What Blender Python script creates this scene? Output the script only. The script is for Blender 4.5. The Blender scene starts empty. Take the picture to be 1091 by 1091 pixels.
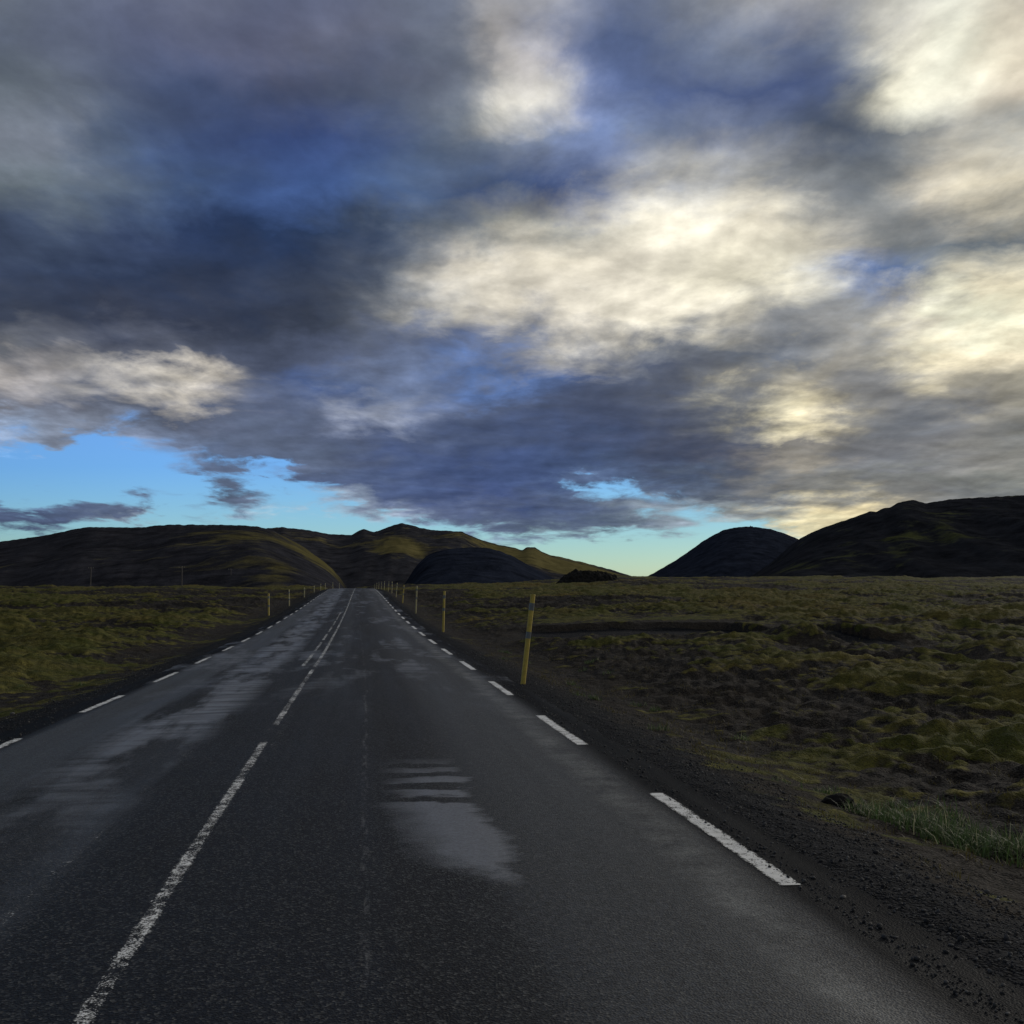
import bpy, math, random
import numpy as np
from mathutils import Vector, Matrix

random.seed(7)
rng = np.random.default_rng(11)
SC = bpy.context.scene
COL = SC.collection

# ------------------------------------------------------------------ camera
F = 1060.0                      # focal length in pixels of the 1091 px photograph
CX = CY = 545.5
HC = 1.65                       # eye height over the road
HORIZON = 623.5
YAW = math.atan((CX - 392) / F)
PITCH = math.atan((HORIZON - CY) / F)
cam_d = bpy.data.cameras.new('camera')
cam = bpy.data.objects.new('camera', cam_d)
COL.objects.link(cam)
cam_d.sensor_width = 36
cam_d.lens = 36 * F / 1091
cam_d.clip_start = 0.1
cam_d.clip_end = 40000
cam.location = (0, 0, HC)
cam.rotation_euler = (math.pi / 2 + PITCH, 0, -YAW)
SC.camera = cam

cy, sy = math.cos(YAW), math.sin(YAW)
cp, sp = math.cos(PITCH), math.sin(PITCH)

def ray(px, py):
    """world direction through a pixel of the photograph, (right, forward, up) horizontal forward = 1"""
    dx, dy = (px - CX) / F, (CY - py) / F
    fw = cp - dy * sp
    up = dy * cp + sp
    u, v = dx / fw, up / fw
    # right = (cy,-sy), forward = (sy,cy)
    return Vector((u * cy + sy, -u * sy + cy, v))

def at_depth(px, py, d):
    r = ray(px, py)
    return Vector((r.x * d, r.y * d, HC + r.z * d))

def uv_px(px, py):
    dx, dy = (px - CX) / F, (CY - py) / F
    fw = cp - dy * sp
    return dx / fw, (dy * cp + sp) / fw

# ------------------------------------------------------------------ noise
_perm = rng.permutation(1024)
_ang = rng.uniform(0, 2 * math.pi, 1024)
_gx, _gy = np.cos(_ang), np.sin(_ang)

def perlin(x, y, seed=0):
    x = np.asarray(x, float); y = np.asarray(y, float)
    xi = np.floor(x).astype(np.int64); yi = np.floor(y).astype(np.int64)
    xf = x - xi; yf = y - yi
    def g(ix, iy, fx, fy):
        h = _perm[(_perm[(ix + seed * 57) & 1023] + iy) & 1023]
        return _gx[h] * fx + _gy[h] * fy
    u = xf * xf * xf * (xf * (xf * 6 - 15) + 10)
    v = yf * yf * yf * (yf * (yf * 6 - 15) + 10)
    a = g(xi, yi, xf, yf); b = g(xi + 1, yi, xf - 1, yf)
    c = g(xi, yi + 1, xf, yf - 1); d = g(xi + 1, yi + 1, xf - 1, yf - 1)
    return ((a + (b - a) * u) * (1 - v) + (c + (d - c) * u) * v) * 1.5

def fbm(x, y, oct=4, seed=0, gain=0.5):
    s = 0; a = 1; t = 0
    for o in range(oct):
        s = s + a * perlin(x * 2.03 ** o, y * 2.03 ** o, seed + o); t += a; a *= gain
    return s / t

def billow(x, y, oct=3, seed=0, gain=0.5):
    s = 0; a = 1; t = 0
    for o in range(oct):
        s = s + a * np.abs(perlin(x * 2.1 ** o, y * 2.1 ** o, seed + o)); t += a; a *= gain
    return s / t

def sstep(a, b, x):
    t = np.clip((x - a) / (b - a), 0, 1)
    return t * t * (3 - 2 * t)

# ------------------------------------------------------------------ road line
_Y  = [-80, 0, 20, 33, 44, 60, 89, 136, 200, 300, 500, 900]
_M  = [-.73, -.73, -.76, -.92, -1.05, -1.22, -1.50, -1.95, -2.6, -4.0, -9, -20]
_ZY = [-80, 0, 6, 14, 20, 33, 44, 60, 75, 89, 112, 136, 155, 180, 220, 300, 500]
_ZZ = [0, 0, -.01, -.06, -.12, -.18, -.15, .0, .23, .47, .83, 1.10, 1.16, 1.08, .7, -.3, -1.5]
_CY = [-80, 2, 20, 25, 35, 66, 89, 136, 170, 300]
_CX_ = [-1.03, -1.03, -1.11, -1.1, -1.17, -1.32, -1.45, -1.70, -2.0, -3.4]

def smooth_interp(y, X, V):
    y = np.asarray(y, float)
    s = 0
    for o, w in ((-6, .15), (-3, .2), (0, .3), (3, .2), (6, .15)):
        sc = np.clip(y / 40, 0.15, 1.6)
        s = s + w * np.interp(y + o * sc, X, V)
    return s
def mid(y): return smooth_interp(y, _Y, _M)
def rz(y): return smooth_interp(y, _ZY, _ZZ)
def cline(y): return smooth_interp(y, _CY, _CX_)

def road_z(x, y):
    u = x - mid(y)
    return rz(y) + 0.03 - 0.016 * np.abs(u)

# ------------------------------------------------------------------ ground height
def ground(x, y):
    """height, u (metres from the road's middle), cinder mask"""
    x = np.asarray(x, float); y = np.asarray(y, float)
    m = mid(y); u = x - m; au = np.abs(u)
    r = np.hypot(x, y) + 1e-6
    az = np.degrees(np.arctan2(x, y))
    dep = x * sy + y * cy
    lat = x * cy - y * sy
    # far shape of the lava field
    left = -.42 + .0046 * np.clip(r, 0, 260) - .004 * np.clip(r - 260, 0, 600)
    slope = np.interp(az, [0, 4, 8, 14, 22, 40, 60, 80], [.0035, .0042, .0052, .0105, .0098, .0095, .008, .003])
    right = -.36 + slope * np.clip(r - 12, 0, 620)
    wr = sstep(-2, 3, az)
    base = left * (1 - wr) + right * wr
    base = np.where(y < -2, -.4 + .003 * np.clip(r, 0, 400), base)
    far = sstep(900, 1600, r)
    base = base * (1 - far) - 2.0 * far
    # hummocks: moss-covered lava cushions with hollows between them
    amp = sstep(4.3, 8.5, au)
    wx = x + 1.2 * fbm(x / 6, y / 6, 2, 14); wy = y + 1.2 * fbm(x / 6 + 9, y / 6, 2, 15)
    b1 = billow(wx / 6.5, wy / 4.6, 3, 3); b2 = billow(wx / 2.1, wy / 1.5, 3, 9); b3 = billow(x / .5, y / .42, 2, 21)
    b0 = fbm(x / 26, y / 15, 3, 41)
    hh = .95 * amp * (b1 - .2) * sstep(4, 18, au + r * .1)
    b25 = billow(x / .95, y / .8, 2, 27)
    hh += 0.36 * amp * (b2 - .2) + .16 * sstep(4.4, 6.5, au) * (b25 - .2)
    hh += 0.15 * sstep(4.2, 5.2, au) * (b3 - .2)
    hh += .9 * sstep(14, 60, au) * np.clip(b0, -.25, .6)
    hh += 1.7 * sstep(60, 200, r) * amp * fbm(x / 60, y / 28, 4, 31) * .6
    far_ = sstep(30, 130, r)
    lump = fbm(x / 26, y / 55, 4, 35)
    hh += .8 * far_ * amp * lump
    hum = far_ * (1.5 * fbm(x / 24, y / 70, 4, 36) + 1.6 * fbm(x / 70, y / 190, 3, 37)) * 1.35 - .30 * far_ + (b1 - .2) * 1.6 + (b2 - .2) * 1.1 + (b25 - .2) * .8 + (b3 - .2) * .5 + b0 * .9
    hh += 2.6 * sstep(200, 520, r) * fbm(x / 85, y / 70, 4, 33); hh *= 1 - .5 * sstep(500, 1000, r)
    # cinder track with a low bank, crossing the field on the right
    wob = 1.2 * fbm(lat / 9, dep * 0 + 3.1, 3, 51)
    line = 41 + wob - 4.2 * np.clip(lat - 9, 0, 2.4)
    side = sstep(-1.5, 1.5, lat) * (1 - sstep(11.6, 13.2, lat))
    bank = sstep(line, line + 1.0, dep) * (1 - sstep(line + 10, line + 34, dep))
    hh = hh * (1 - .75 * sstep(line - 8, line - 3, dep) * (1 - sstep(line + 4, line + 14, dep)) * side) + .12 * bank * side
    inband = sstep(line - 6.5, line - 4.5, dep) * (1 - sstep(line + .9, line + 1.3, dep)) * side
    base = base - .22 * inband
    hh = hh * (1 - .8 * inband)
    bumpm = np.exp(-((lat - 10.4) / 2.3) ** 2 - ((dep - 33) / 2.6) ** 2)
    hh += .42 * bumpm * (1 + .5 * fbm(x / 1.2, y / 1.2, 3, 61))
    z = base + hh
    # road body: shoulder, then a slope down to the field
    zr = rz(y)
    sh = zr - .032 - .02 * np.clip(au - 3.3, 0, 2) - .16 * np.clip(au - 3.75, 0, 9)
    shn = sh + .012 * fbm(x / .25, y / .25, 3, 71) * sstep(3.4, 3.7, au) + .09 * sstep(4.0, 4.8, au) * fbm(x / .7, y / .7, 4, 75)
    w = sstep(4.2, 7.0, au)
    w = np.where((y > 520), 1, w)
    z = shn * (1 - w) + z * w
    under = (au < 2.8) & (y < 330)
    z = np.where(under, zr - .16, z)
    cinder = np.clip(inband * 1.3 - 1.1 * bumpm * 0, 0, 1)
    # dark bare ground between the road and that track
    broad = sstep(14, 24, dep) * (1 - sstep(40, 46, dep)) * sstep(4, 5.5, u) * (1 - sstep(7.5, 13, lat - .12 * dep + 3))
    cinder = np.maximum(cinder, .22 * broad)
    return z, u, cinder, hum

# ------------------------------------------------------------------ helpers
def mesh_obj(name, verts, faces, mat=None, parent=None, smooth=False, kind=None, label=None, cat=None, group=None):
    me = bpy.data.meshes.new(name)
    if isinstance(verts, np.ndarray):
        verts = verts.reshape(-1, 3)
        me.vertices.add(len(verts)); me.vertices.foreach_set('co', verts.astype(np.float32).ravel())
        faces = np.asarray(faces, np.int32); n = faces.shape[1]
        me.loops.add(faces.size); me.loops.foreach_set('vertex_index', faces.ravel())
        me.polygons.add(len(faces))
        me.polygons.foreach_set('loop_start', np.arange(0, faces.size, n, dtype=np.int32))
        me.update(calc_edges=True); me.validate()
    else:
        me.from_pydata([tuple(v) for v in verts], [], [tuple(f) for f in faces]); me.update()
    if smooth: me.polygons.foreach_set('use_smooth', [True] * len(me.polygons))
    o = bpy.data.objects.new(name, me)
    COL.objects.link(o)
    if mat: me.materials.append(mat)
    if parent: o.parent = parent
    if kind: o['kind'] = kind
    if label: o['label'] = label
    if cat: o['category'] = cat
    if group: o['group'] = group
    return o

def grid_faces(nr, nc, wrap=False):
    i = np.arange(nr - 1)[:, None]; j = np.arange(nc if wrap else nc - 1)[None, :]
    a = i * nc + j; b = i * nc + (j + 1) % nc
    return np.stack([a, b, b + nc, a + nc], -1).reshape(-1, 4)

def add_attr(me, name, vals):
    at = me.attributes.new(name, 'FLOAT', 'POINT')
    at.data.foreach_set('value', np.asarray(vals, np.float32).ravel())

def newmat(name):
    m = bpy.data.materials.new(name); m.use_nodes = True
    nt = m.node_tree; nt.nodes.clear()
    return m, nt

class NB:
    """small node builder"""
    def __init__(s, nt): s.nt = nt
    def n(s, t, **kw):
        nd = s.nt.nodes.new(t)
        for k, v in kw.items(): setattr(nd, k, v)
        return nd
    def link(s, a, b): s.nt.links.new(a, b)
    def setin(s, sock, v):
        if isinstance(v, bpy.types.NodeSocket): s.link(v, sock)
        elif v is not None: sock.default_value = v
    def math(s, op, a, b=None, c=None, clamp=False):
        nd = s.n('ShaderNodeMath', operation=op, use_clamp=clamp)
        s.setin(nd.inputs[0], a); s.setin(nd.inputs[1], b)
        if c is not None: s.setin(nd.inputs[2], c)
        return nd.outputs[0]
    def mr(s, v, a, b, c=0., d=1., smooth=False):
        nd = s.n('ShaderNodeMapRange', clamp=True)
        if smooth: nd.interpolation_type = 'SMOOTHSTEP'
        s.setin(nd.inputs['Value'], v)
        nd.inputs[1].default_value = a; nd.inputs[2].default_value = b
        nd.inputs[3].default_value = c; nd.inputs[4].default_value = d
        return nd.outputs[0]
    def noise(s, vec, scale, detail=4, rough=.55, dist=0.):
        nd = s.n('ShaderNodeTexNoise')
        s.setin(nd.inputs['Vector'], vec); nd.inputs['Scale'].default_value = scale
        nd.inputs['Detail'].default_value = detail; nd.inputs['Roughness'].default_value = rough
        nd.inputs['Distortion'].default_value = dist
        return nd.outputs['Fac']
    def vor(s, vec, scale, feature='F1', out='Distance'):
        nd = s.n('ShaderNodeTexVoronoi', feature=feature)
        s.setin(nd.inputs['Vector'], vec); nd.inputs['Scale'].default_value = scale
        return nd.outputs[out]
    def mix(s, f, a, b, mode='MIX'):
        nd = s.n('ShaderNodeMix', data_type='RGBA', blend_type=mode)
        s.setin(nd.inputs[0], f)
        for sock, v in ((nd.inputs[6], a), (nd.inputs[7], b)):
            if isinstance(v, (tuple, list)): v = tuple(v) + ((1,) if len(v) == 3 else ())
            s.setin(sock, v)
        return nd.outputs[2]
    def comb(s, x, y, z=0.):
        nd = s.n('ShaderNodeCombineXYZ')
        for i, v in enumerate((x, y, z)): s.setin(nd.inputs[i], v)
        return nd.outputs[0]
    def scalev(s, v, sc):
        nd = s.n('ShaderNodeVectorMath', operation='MULTIPLY')
        s.setin(nd.inputs[0], v); nd.inputs[1].default_value = sc
        return nd.outputs[0]
    def bump(s, h, strength, dist, normal=None):
        nd = s.n('ShaderNodeBump'); s.setin(nd.inputs['Height'], h)
        nd.inputs['Strength'].default_value = strength; nd.inputs['Distance'].default_value = dist
        if normal is not None: s.link(normal, nd.inputs['Normal'])
        return nd.outputs[0]
    def bsdf(s, col, rough, normal=None, spec=.5, out=True, alpha=None):
        nd = s.n('ShaderNodeBsdfPrincipled')
        if isinstance(col, (tuple, list)): col = tuple(col) + ((1,) if len(col) == 3 else ())
        s.setin(nd.inputs['Base Color'], col); s.setin(nd.inputs['Roughness'], rough)
        s.setin(nd.inputs['Specular IOR Level'], spec)
        if normal is not None: s.link(normal, nd.inputs['Normal'])
        if alpha is not None: s.setin(nd.inputs['Alpha'], alpha)
        if out:
            o = s.n('ShaderNodeOutputMaterial'); s.link(nd.outputs[0], o.inputs[0])
        return nd

def attr(nb, name):
    nd = nb.n('ShaderNodeAttribute', attribute_name=name); return nd.outputs['Fac']

def pos(nb):
    return nb.n('ShaderNodeNewGeometry').outputs['Position']

# ------------------------------------------------------------------ materials
def mat_ground():
    m, nt = newmat('lava_field_ground'); b = NB(nt)
    P = pos(b); u = attr(b, 'road_u'); cin = attr(b, 'cinder')
    au = b.math('ABSOLUTE', u)
    n_big = b.noise(P, .055, 4, .6)
    n_mid = b.noise(P, .42, 5, .62)
    n_sm = b.noise(P, 2.6, 5, .65)
    n_fine = b.noise(P, 22, 4, .7)
    peb = b.vor(P, 38)
    # colours
    moss = b.mix(b.mr(n_sm, .35, .68), (.042, .044, .016), (.24, .215, .066))
    moss = b.mix(b.mr(n_mid, .42, .6), moss, b.mix(.55, moss, (.06, .085, .014)))
    moss = b.mix(b.mr(n_big, .5, .66), moss, b.mix(.5, moss, (.21, .145, .045)))
    moss = b.mix(b.mr(n_fine, .3, .7), b.mix(.75, moss, (.018, .018, .008)), moss)
    soil = b.mix(b.mr(n_fine, .3, .72), (.006, .006, .007), (.036, .034, .034))
    sc_ = b.n('ShaderNodeSeparateColor'); b.link(b.vor(P, 26, out='Color'), sc_.inputs[0])
    sc2 = b.n('ShaderNodeSeparateColor'); b.link(b.vor(P, 75, out='Color'), sc2.inputs[0])
    soil = b.mix(b.mr(sc_.outputs[0], .55, 1., 0., .6), soil, (.075, .068, .062))
    soil = b.mix(b.mr(sc2.outputs[0], .7, 1., 0., .7), soil, (.11, .10, .092))
    soil = b.mix(b.mr(sc2.outputs[1], .5, 1., 0., .8), soil, (.006, .006, .007))
    soil = b.mix(b.mr(n_mid, .4, .62), soil, b.mix(.5, soil, (.032, .025, .018)))
    # moss cover grows away from the road
    edge = b.math('ADD', b.mr(au, 4.3, 7.5, -.20, 0.), b.mr(au, 6, 12, -.04, .07))
    hum = b.math('MULTIPLY', attr(b, 'hum'), .55)
    edge = b.math('ADD', edge, hum)
    sgn = b.mr(u, -3, 3, .07, -.01)
    cover = b.math('ADD', b.math('ADD', b.math('MULTIPLY', n_mid, .75), b.math('MULTIPLY', n_sm, .35)), edge)
    cover = b.math('ADD', cover, sgn)
    cover = b.math('SUBTRACT', cover, b.math('MULTIPLY', cin, .45))
    v1 = b.vor(P, 1.15, 'SMOOTH_F1'); v2 = b.vor(P, 4.2, 'SMOOTH_F1')
    cover = b.math('SUBTRACT', cover, b.math('ADD', b.mr(v1, .25, .75, -.05, .11), b.mr(v2, .25, .75, -.06, .16)))
    cov = b.mr(cover, .565, .67)
    col = b.mix(cov, soil, moss)
    # dark cinder of the shoulder and the side track
    stone = b.mr(b.vor(P, 60, out='Color'), .0, 1.)
    grav = b.mix(b.mr(n_fine, .35, .7), (.003, .0036, .0055), (.015, .0175, .025))
    grav = b.mix(b.mr(b.noise(P, 70, 2, .6), .58, .72), grav, (.06, .065, .075))
    gn = b.math('ADD', au, b.mr(n_sm, .3, .7, -.35, .35))
    gm = b.math('MAXIMUM', b.mr(gn, 4.25, 4.0), b.mr(cin, .82, .98))
    col = b.mix(gm, col, grav)
    col = b.mix(b.mr(sc2.outputs[2], .82, 1., 0., .35), col, (.08, .084, .092))
    # bumps
    mossm = b.math('MULTIPLY', cov, b.math('SUBTRACT', 1., gm))
    hgt = b.math('ADD', b.math('MULTIPLY', n_fine, .5), b.math('MULTIPLY', b.math('SUBTRACT', 1., peb), .5))
    nm = b.bump(hgt, 1., .035)
    nm = b.bump(n_sm, .7, .12, nm)
    nm = b.bump(n_mid, .6, .35, nm)
    nm = b.bump(b.math('SUBTRACT', 1., v2), .6, .10, nm)
    b.bsdf(col, .95, nm, .04)
    return m

def mat_hill(name, soil, moss, amount, streak=(.05, .05, .012), scale=1.):
    m, nt = newmat(name); b = NB(nt)
    P = pos(b)
    a = attr(b, 'along'); s_ = attr(b, 'down')
    st = b.noise(b.scalev(P, (1, 1, .4)), .035 * scale, 6, .65, .8)
    n1 = b.noise(P, .011 * scale, 5, .62)
    n2 = b.noise(P, .06 * scale, 5, .7)
    sel = b.math('ADD', b.math('ADD', b.math('MULTIPLY', st, .45), b.math('MULTIPLY', n1, .8)), b.math('MULTIPLY', n2, .3))
    sel = b.math('ADD', sel, attr(b, 'mossy'))
    k = b.mr(sel, .86 - amount, 1.0 - amount)
    so = b.mix(b.mr(n2, .3, .7), tuple(c * .45 for c in soil), tuple(c * 1.6 for c in soil))
    mo = b.mix(b.mr(n2, .35, .7), tuple(c * .6 for c in moss), moss)
    col = b.mix(k, so, mo)
    nm = b.bump(n2, .8, 3.0)
    nm = b.bump(st, .4, 3.0, nm)
    b.bsdf(col, .95, nm, 0.)
    return m

def road_mat():
    m, nt = newmat('worn_asphalt'); b = NB(nt)
    P = pos(b); u = attr(b, 'road_u'); v = attr(b, 'road_v')
    UV = b.comb(u, v, 0.)
    long_ = b.noise(b.comb(u, b.math('MULTIPLY', v, .045), 1.3), 2.2, 5, .6)
    long2 = b.noise(b.comb(u, b.math('MULTIPLY', v, .10), 7.3), 7.0, 4, .6)
    big = b.noise(UV, .55, 4, .6)
    bigT = b.noise(b.comb(b.math('MULTIPLY', u, .35), b.math('MULTIPLY', v, .22), 4.), 1.6, 5, .62)
    med = b.noise(UV, 9, 4, .6)
    grain = b.noise(P, 120, 3, .7)
    chip = b.vor(P, 85, out='Color')
    chipv = b.n('ShaderNodeSeparateColor'); b.link(chip, chipv.inputs[0])
    base = b.mix(b.mr(long_, .3, .7), (.007, .0105, .021), (.025, .034, .058))
    base = b.mix(b.mr(big, .38, .66), base, b.mix(.5, base, (.011, .012, .015)))
    # paler bands: polished wheel tracks in the right lane, a bluish one near the left edge
    def band(c, w, soft):
        d = b.math('ABSOLUTE', b.math('SUBTRACT', b.math('ADD', u, b.mr(long_, .2, .8, -.25, .25)), c))
        return b.mr(d, w, w + soft, 1., 0., True)
    tr = b.math('MULTIPLY', b.math('MAXIMUM', b.math('MULTIPLY', band(2.3, .25, .95), b.mr(v, 16, 30, 1., .7)), b.math('MULTIPLY', band(.2, .05, .3), b.mr(v, 12, 30, 0., .4))), b.mr(med, .2, .8, .6, 1.))
    base = b.mix(b.math('MULTIPLY', tr, .7), base, (.115, .132, .162))
    dk = band(1.15, .22, .3)
    base = b.mix(b.math('MULTIPLY', dk, .5), base, (.007, .008, .011))
    lt = band(-2.6, .28, .3)
    base = b.mix(b.math('MULTIPLY', lt, .6), base, (.13, .155, .20))
    dk2 = band(-1.85, .14, .2)
    base = b.mix(b.math('MULTIPLY', dk2, .75), base, (.006, .007, .010))
    lt2 = band(-1.3, .12, .25)
    base = b.mix(b.math('MULTIPLY', lt2, .5), base, (.085, .095, .12))
    # stone chips
    base = b.mix(b.mr(chipv.outputs[0], .0, 1., 0., .75), base, (.005, .005, .007))
    base = b.mix(b.mr(chipv.outputs[1], .80, 1., 0., .75), base, (.15, .155, .16))
    coarse = b.n('ShaderNodeSeparateColor'); b.link(b.vor(P, 58, out='Color'), coarse.inputs[0])
    base = b.mix(b.mr(coarse.outputs[0], .45, 1., 0., .35), base, (.006, .007, .009))
    base = b.mix(b.mr(coarse.outputs[1], .72, 1., 0., .32), base, (.13, .14, .155))
    base = b.mix(b.mr(grain, .3, .72, 0., .5), b.mix(.4, base, (.01, .01, .012)), base)
    # dust line beside the right edge line
    wav = b.mr(b.noise(b.comb(v, 0., 0.), .35, 3, .6), .2, .8, -.16, .16)
    dd = b.math('ABSOLUTE', b.math('SUBTRACT', b.math('ADD', u, wav), 2.74))
    dust = b.math('MULTIPLY', b.mr(dd, .03, .26, 1., 0., True), b.mr(b.noise(UV, 2.4, 4, .7), .36, .66))
    base = b.mix(b.math('MULTIPLY', dust, b.mr(chipv.outputs[0], 0., 1., .95, .25)), base, (.19, .20, .21))
    # dark fresh strip outside the edge line
    out = b.math('MAXIMUM', b.mr(u, 2.94, 3.08), b.mr(u, -2.98, -3.15))
    base = b.mix(b.math('MULTIPLY', out, b.mr(chipv.outputs[2], 0., 1., 1., .8)), base, (.008, .009, .012))
    # seam between the two paving passes of the right lane
    sw = b.mr(b.noise(b.comb(v, 3., 0.), 1.6, 3, .7), .2, .8, -.035, .035)
    sd = b.math('ABSOLUTE', b.math('SUBTRACT', b.math('ADD', u, sw), .74))
    seam = b.math('MULTIPLY', b.mr(sd, .006, .03, 1., 0.), b.mr(b.noise(b.comb(b.math('MULTIPLY', u, 6.), v, 9.), 2.6, 4, .7), .5, .62))
    base = b.mix(b.math('MULTIPLY', seam, .55), base, (.16, .165, .18))
    # bled-bitumen patch with torn edges (smooth, shiny, its pale sky reflection put into the colour), fading out towards the centre of the road
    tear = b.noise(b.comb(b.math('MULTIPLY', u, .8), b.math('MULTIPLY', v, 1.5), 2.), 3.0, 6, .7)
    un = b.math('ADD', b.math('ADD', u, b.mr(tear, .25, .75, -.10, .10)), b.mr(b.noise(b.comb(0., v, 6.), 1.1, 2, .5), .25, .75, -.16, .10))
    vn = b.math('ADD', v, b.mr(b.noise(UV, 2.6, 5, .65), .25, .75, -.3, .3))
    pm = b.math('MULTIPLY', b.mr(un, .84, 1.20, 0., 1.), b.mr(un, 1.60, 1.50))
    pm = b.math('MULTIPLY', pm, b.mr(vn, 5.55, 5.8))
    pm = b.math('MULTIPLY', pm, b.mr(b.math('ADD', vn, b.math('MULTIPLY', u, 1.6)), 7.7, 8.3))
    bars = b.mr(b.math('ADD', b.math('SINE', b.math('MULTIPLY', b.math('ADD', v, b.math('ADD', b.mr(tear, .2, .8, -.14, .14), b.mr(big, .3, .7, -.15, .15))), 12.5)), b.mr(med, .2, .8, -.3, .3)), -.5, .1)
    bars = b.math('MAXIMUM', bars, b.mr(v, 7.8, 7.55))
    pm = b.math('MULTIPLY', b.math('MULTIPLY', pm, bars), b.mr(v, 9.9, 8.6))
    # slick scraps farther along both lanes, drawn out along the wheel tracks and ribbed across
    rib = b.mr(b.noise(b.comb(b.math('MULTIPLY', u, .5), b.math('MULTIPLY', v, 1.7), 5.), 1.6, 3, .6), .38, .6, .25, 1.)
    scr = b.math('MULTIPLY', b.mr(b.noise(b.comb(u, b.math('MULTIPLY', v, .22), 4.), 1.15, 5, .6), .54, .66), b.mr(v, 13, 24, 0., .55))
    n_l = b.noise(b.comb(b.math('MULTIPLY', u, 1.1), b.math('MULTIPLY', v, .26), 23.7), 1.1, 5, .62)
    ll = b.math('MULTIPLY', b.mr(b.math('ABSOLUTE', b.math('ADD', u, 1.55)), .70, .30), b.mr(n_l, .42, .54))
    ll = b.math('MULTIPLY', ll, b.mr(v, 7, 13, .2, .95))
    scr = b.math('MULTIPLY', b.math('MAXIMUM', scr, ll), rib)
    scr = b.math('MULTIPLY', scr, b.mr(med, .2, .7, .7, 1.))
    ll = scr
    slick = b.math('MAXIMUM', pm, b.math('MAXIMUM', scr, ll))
    base = b.mix(b.math('MULTIPLY', scr, .75), base, (.22, .25, .32))  # bluish sky sheen of the slick scraps put into the base colour
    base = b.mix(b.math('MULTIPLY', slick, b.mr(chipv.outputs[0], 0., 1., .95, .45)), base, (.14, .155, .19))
    rough = b.mr(long_, .3, .7, .55, .75)
    rough = b.math('SUBTRACT', rough, b.math('MULTIPLY', slick, .14))
    h = b.math('ADD', b.math('MULTIPLY', grain, .6), b.math('MULTIPLY', b.vor(P, 85), .8))
    st = b.math('SUBTRACT', 1., b.math('MULTIPLY', slick, .8))
    bn = b.n('ShaderNodeBump'); b.link(h, bn.inputs['Height']); b.link(st, bn.inputs['Strength']); bn.inputs['Distance'].default_value = .004
    nm = b.bump(long2, .25, .006, bn.outputs[0])
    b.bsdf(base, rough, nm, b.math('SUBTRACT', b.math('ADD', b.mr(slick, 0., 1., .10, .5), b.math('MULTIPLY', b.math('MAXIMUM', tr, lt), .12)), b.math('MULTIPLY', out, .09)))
    return m

def mat_paint(name, wear, col=(.78, .80, .83)):
    m, nt = newmat(name); b = NB(nt)
    P = pos(b)
    f = b.noise(P, 85, 3, .7); f2 = b.noise(P, 14, 4, .6); f3 = b.noise(P, 1.6, 3, .6)
    ed = b.math('ABSOLUTE', attr(b, 'across'))
    w = b.math('ADD', b.math('ADD', b.math('MULTIPLY', f, .55), b.math('MULTIPLY', f2, .35)), b.math('MULTIPLY', f3, .25))
    w = b.math('SUBTRACT', w, b.mr(ed, .55, 1., 0., .13))
    a = b.mr(w, wear, wear + .07)
    c = b.mix(b.mr(f2, .3, .7), tuple(x * .75 for x in col), col)
    b.bsdf(c, .6, b.bump(f, .5, .004), .4, alpha=a)
    return m

def mat_plain(name, col, rough=.6, vary=.25, scale=8., bump=.0, spec=.4, metal=0.):
    m, nt = newmat(name); b = NB(nt)
    P = b.n('ShaderNodeTexCoord').outputs['Object']
    n = b.noise(P, scale, 5, .65)
    c = b.mix(b.mr(n, .3, .7), tuple(x * (1 - vary) for x in col), tuple(min(1, x * (1 + vary * .6)) for x in col))
    nm = b.bump(n, .5, bump) if bump else None
    p = b.bsdf(c, rough, nm, spec)
    p.inputs['Metallic'].default_value = metal
    return m

# ------------------------------------------------------------------ ground mesh
def build_ground():
    rings = np.concatenate([np.geomspace(1.2, 60, 420)[:-1], np.geomspace(60, 900, 330)[:-1], np.geomspace(900, 26000, 40)])
    a0, a1 = math.degrees(YAW) - 30, math.degrees(YAW) + 30
    az = np.concatenate([np.linspace(a0, a1, 720)[:-1], np.linspace(a1, a0 + 360, 240)[:-1]])
    A, R = np.meshgrid(np.radians(az), rings)
    x, y = R * np.sin(A), R * np.cos(A)
    z, u, c, hm = ground(x, y)
    V = np.stack([x, y, z], -1)
    nc = len(az)
    F_ = grid_faces(len(rings), nc, wrap=True)[:, ::-1]
    # centre cap
    V2 = np.concatenate([V.reshape(-1, 3), [[0, 0, -.16]]])
    o = mesh_obj('ground', V2, F_, MG, smooth=True, kind='structure')
    add_attr(o.data, 'road_u', np.append(u.ravel(), 0)); add_attr(o.data, 'cinder', np.append(c.ravel(), 0)); add_attr(o.data, 'hum', np.append(hm.ravel(), 0))
    return o

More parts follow.
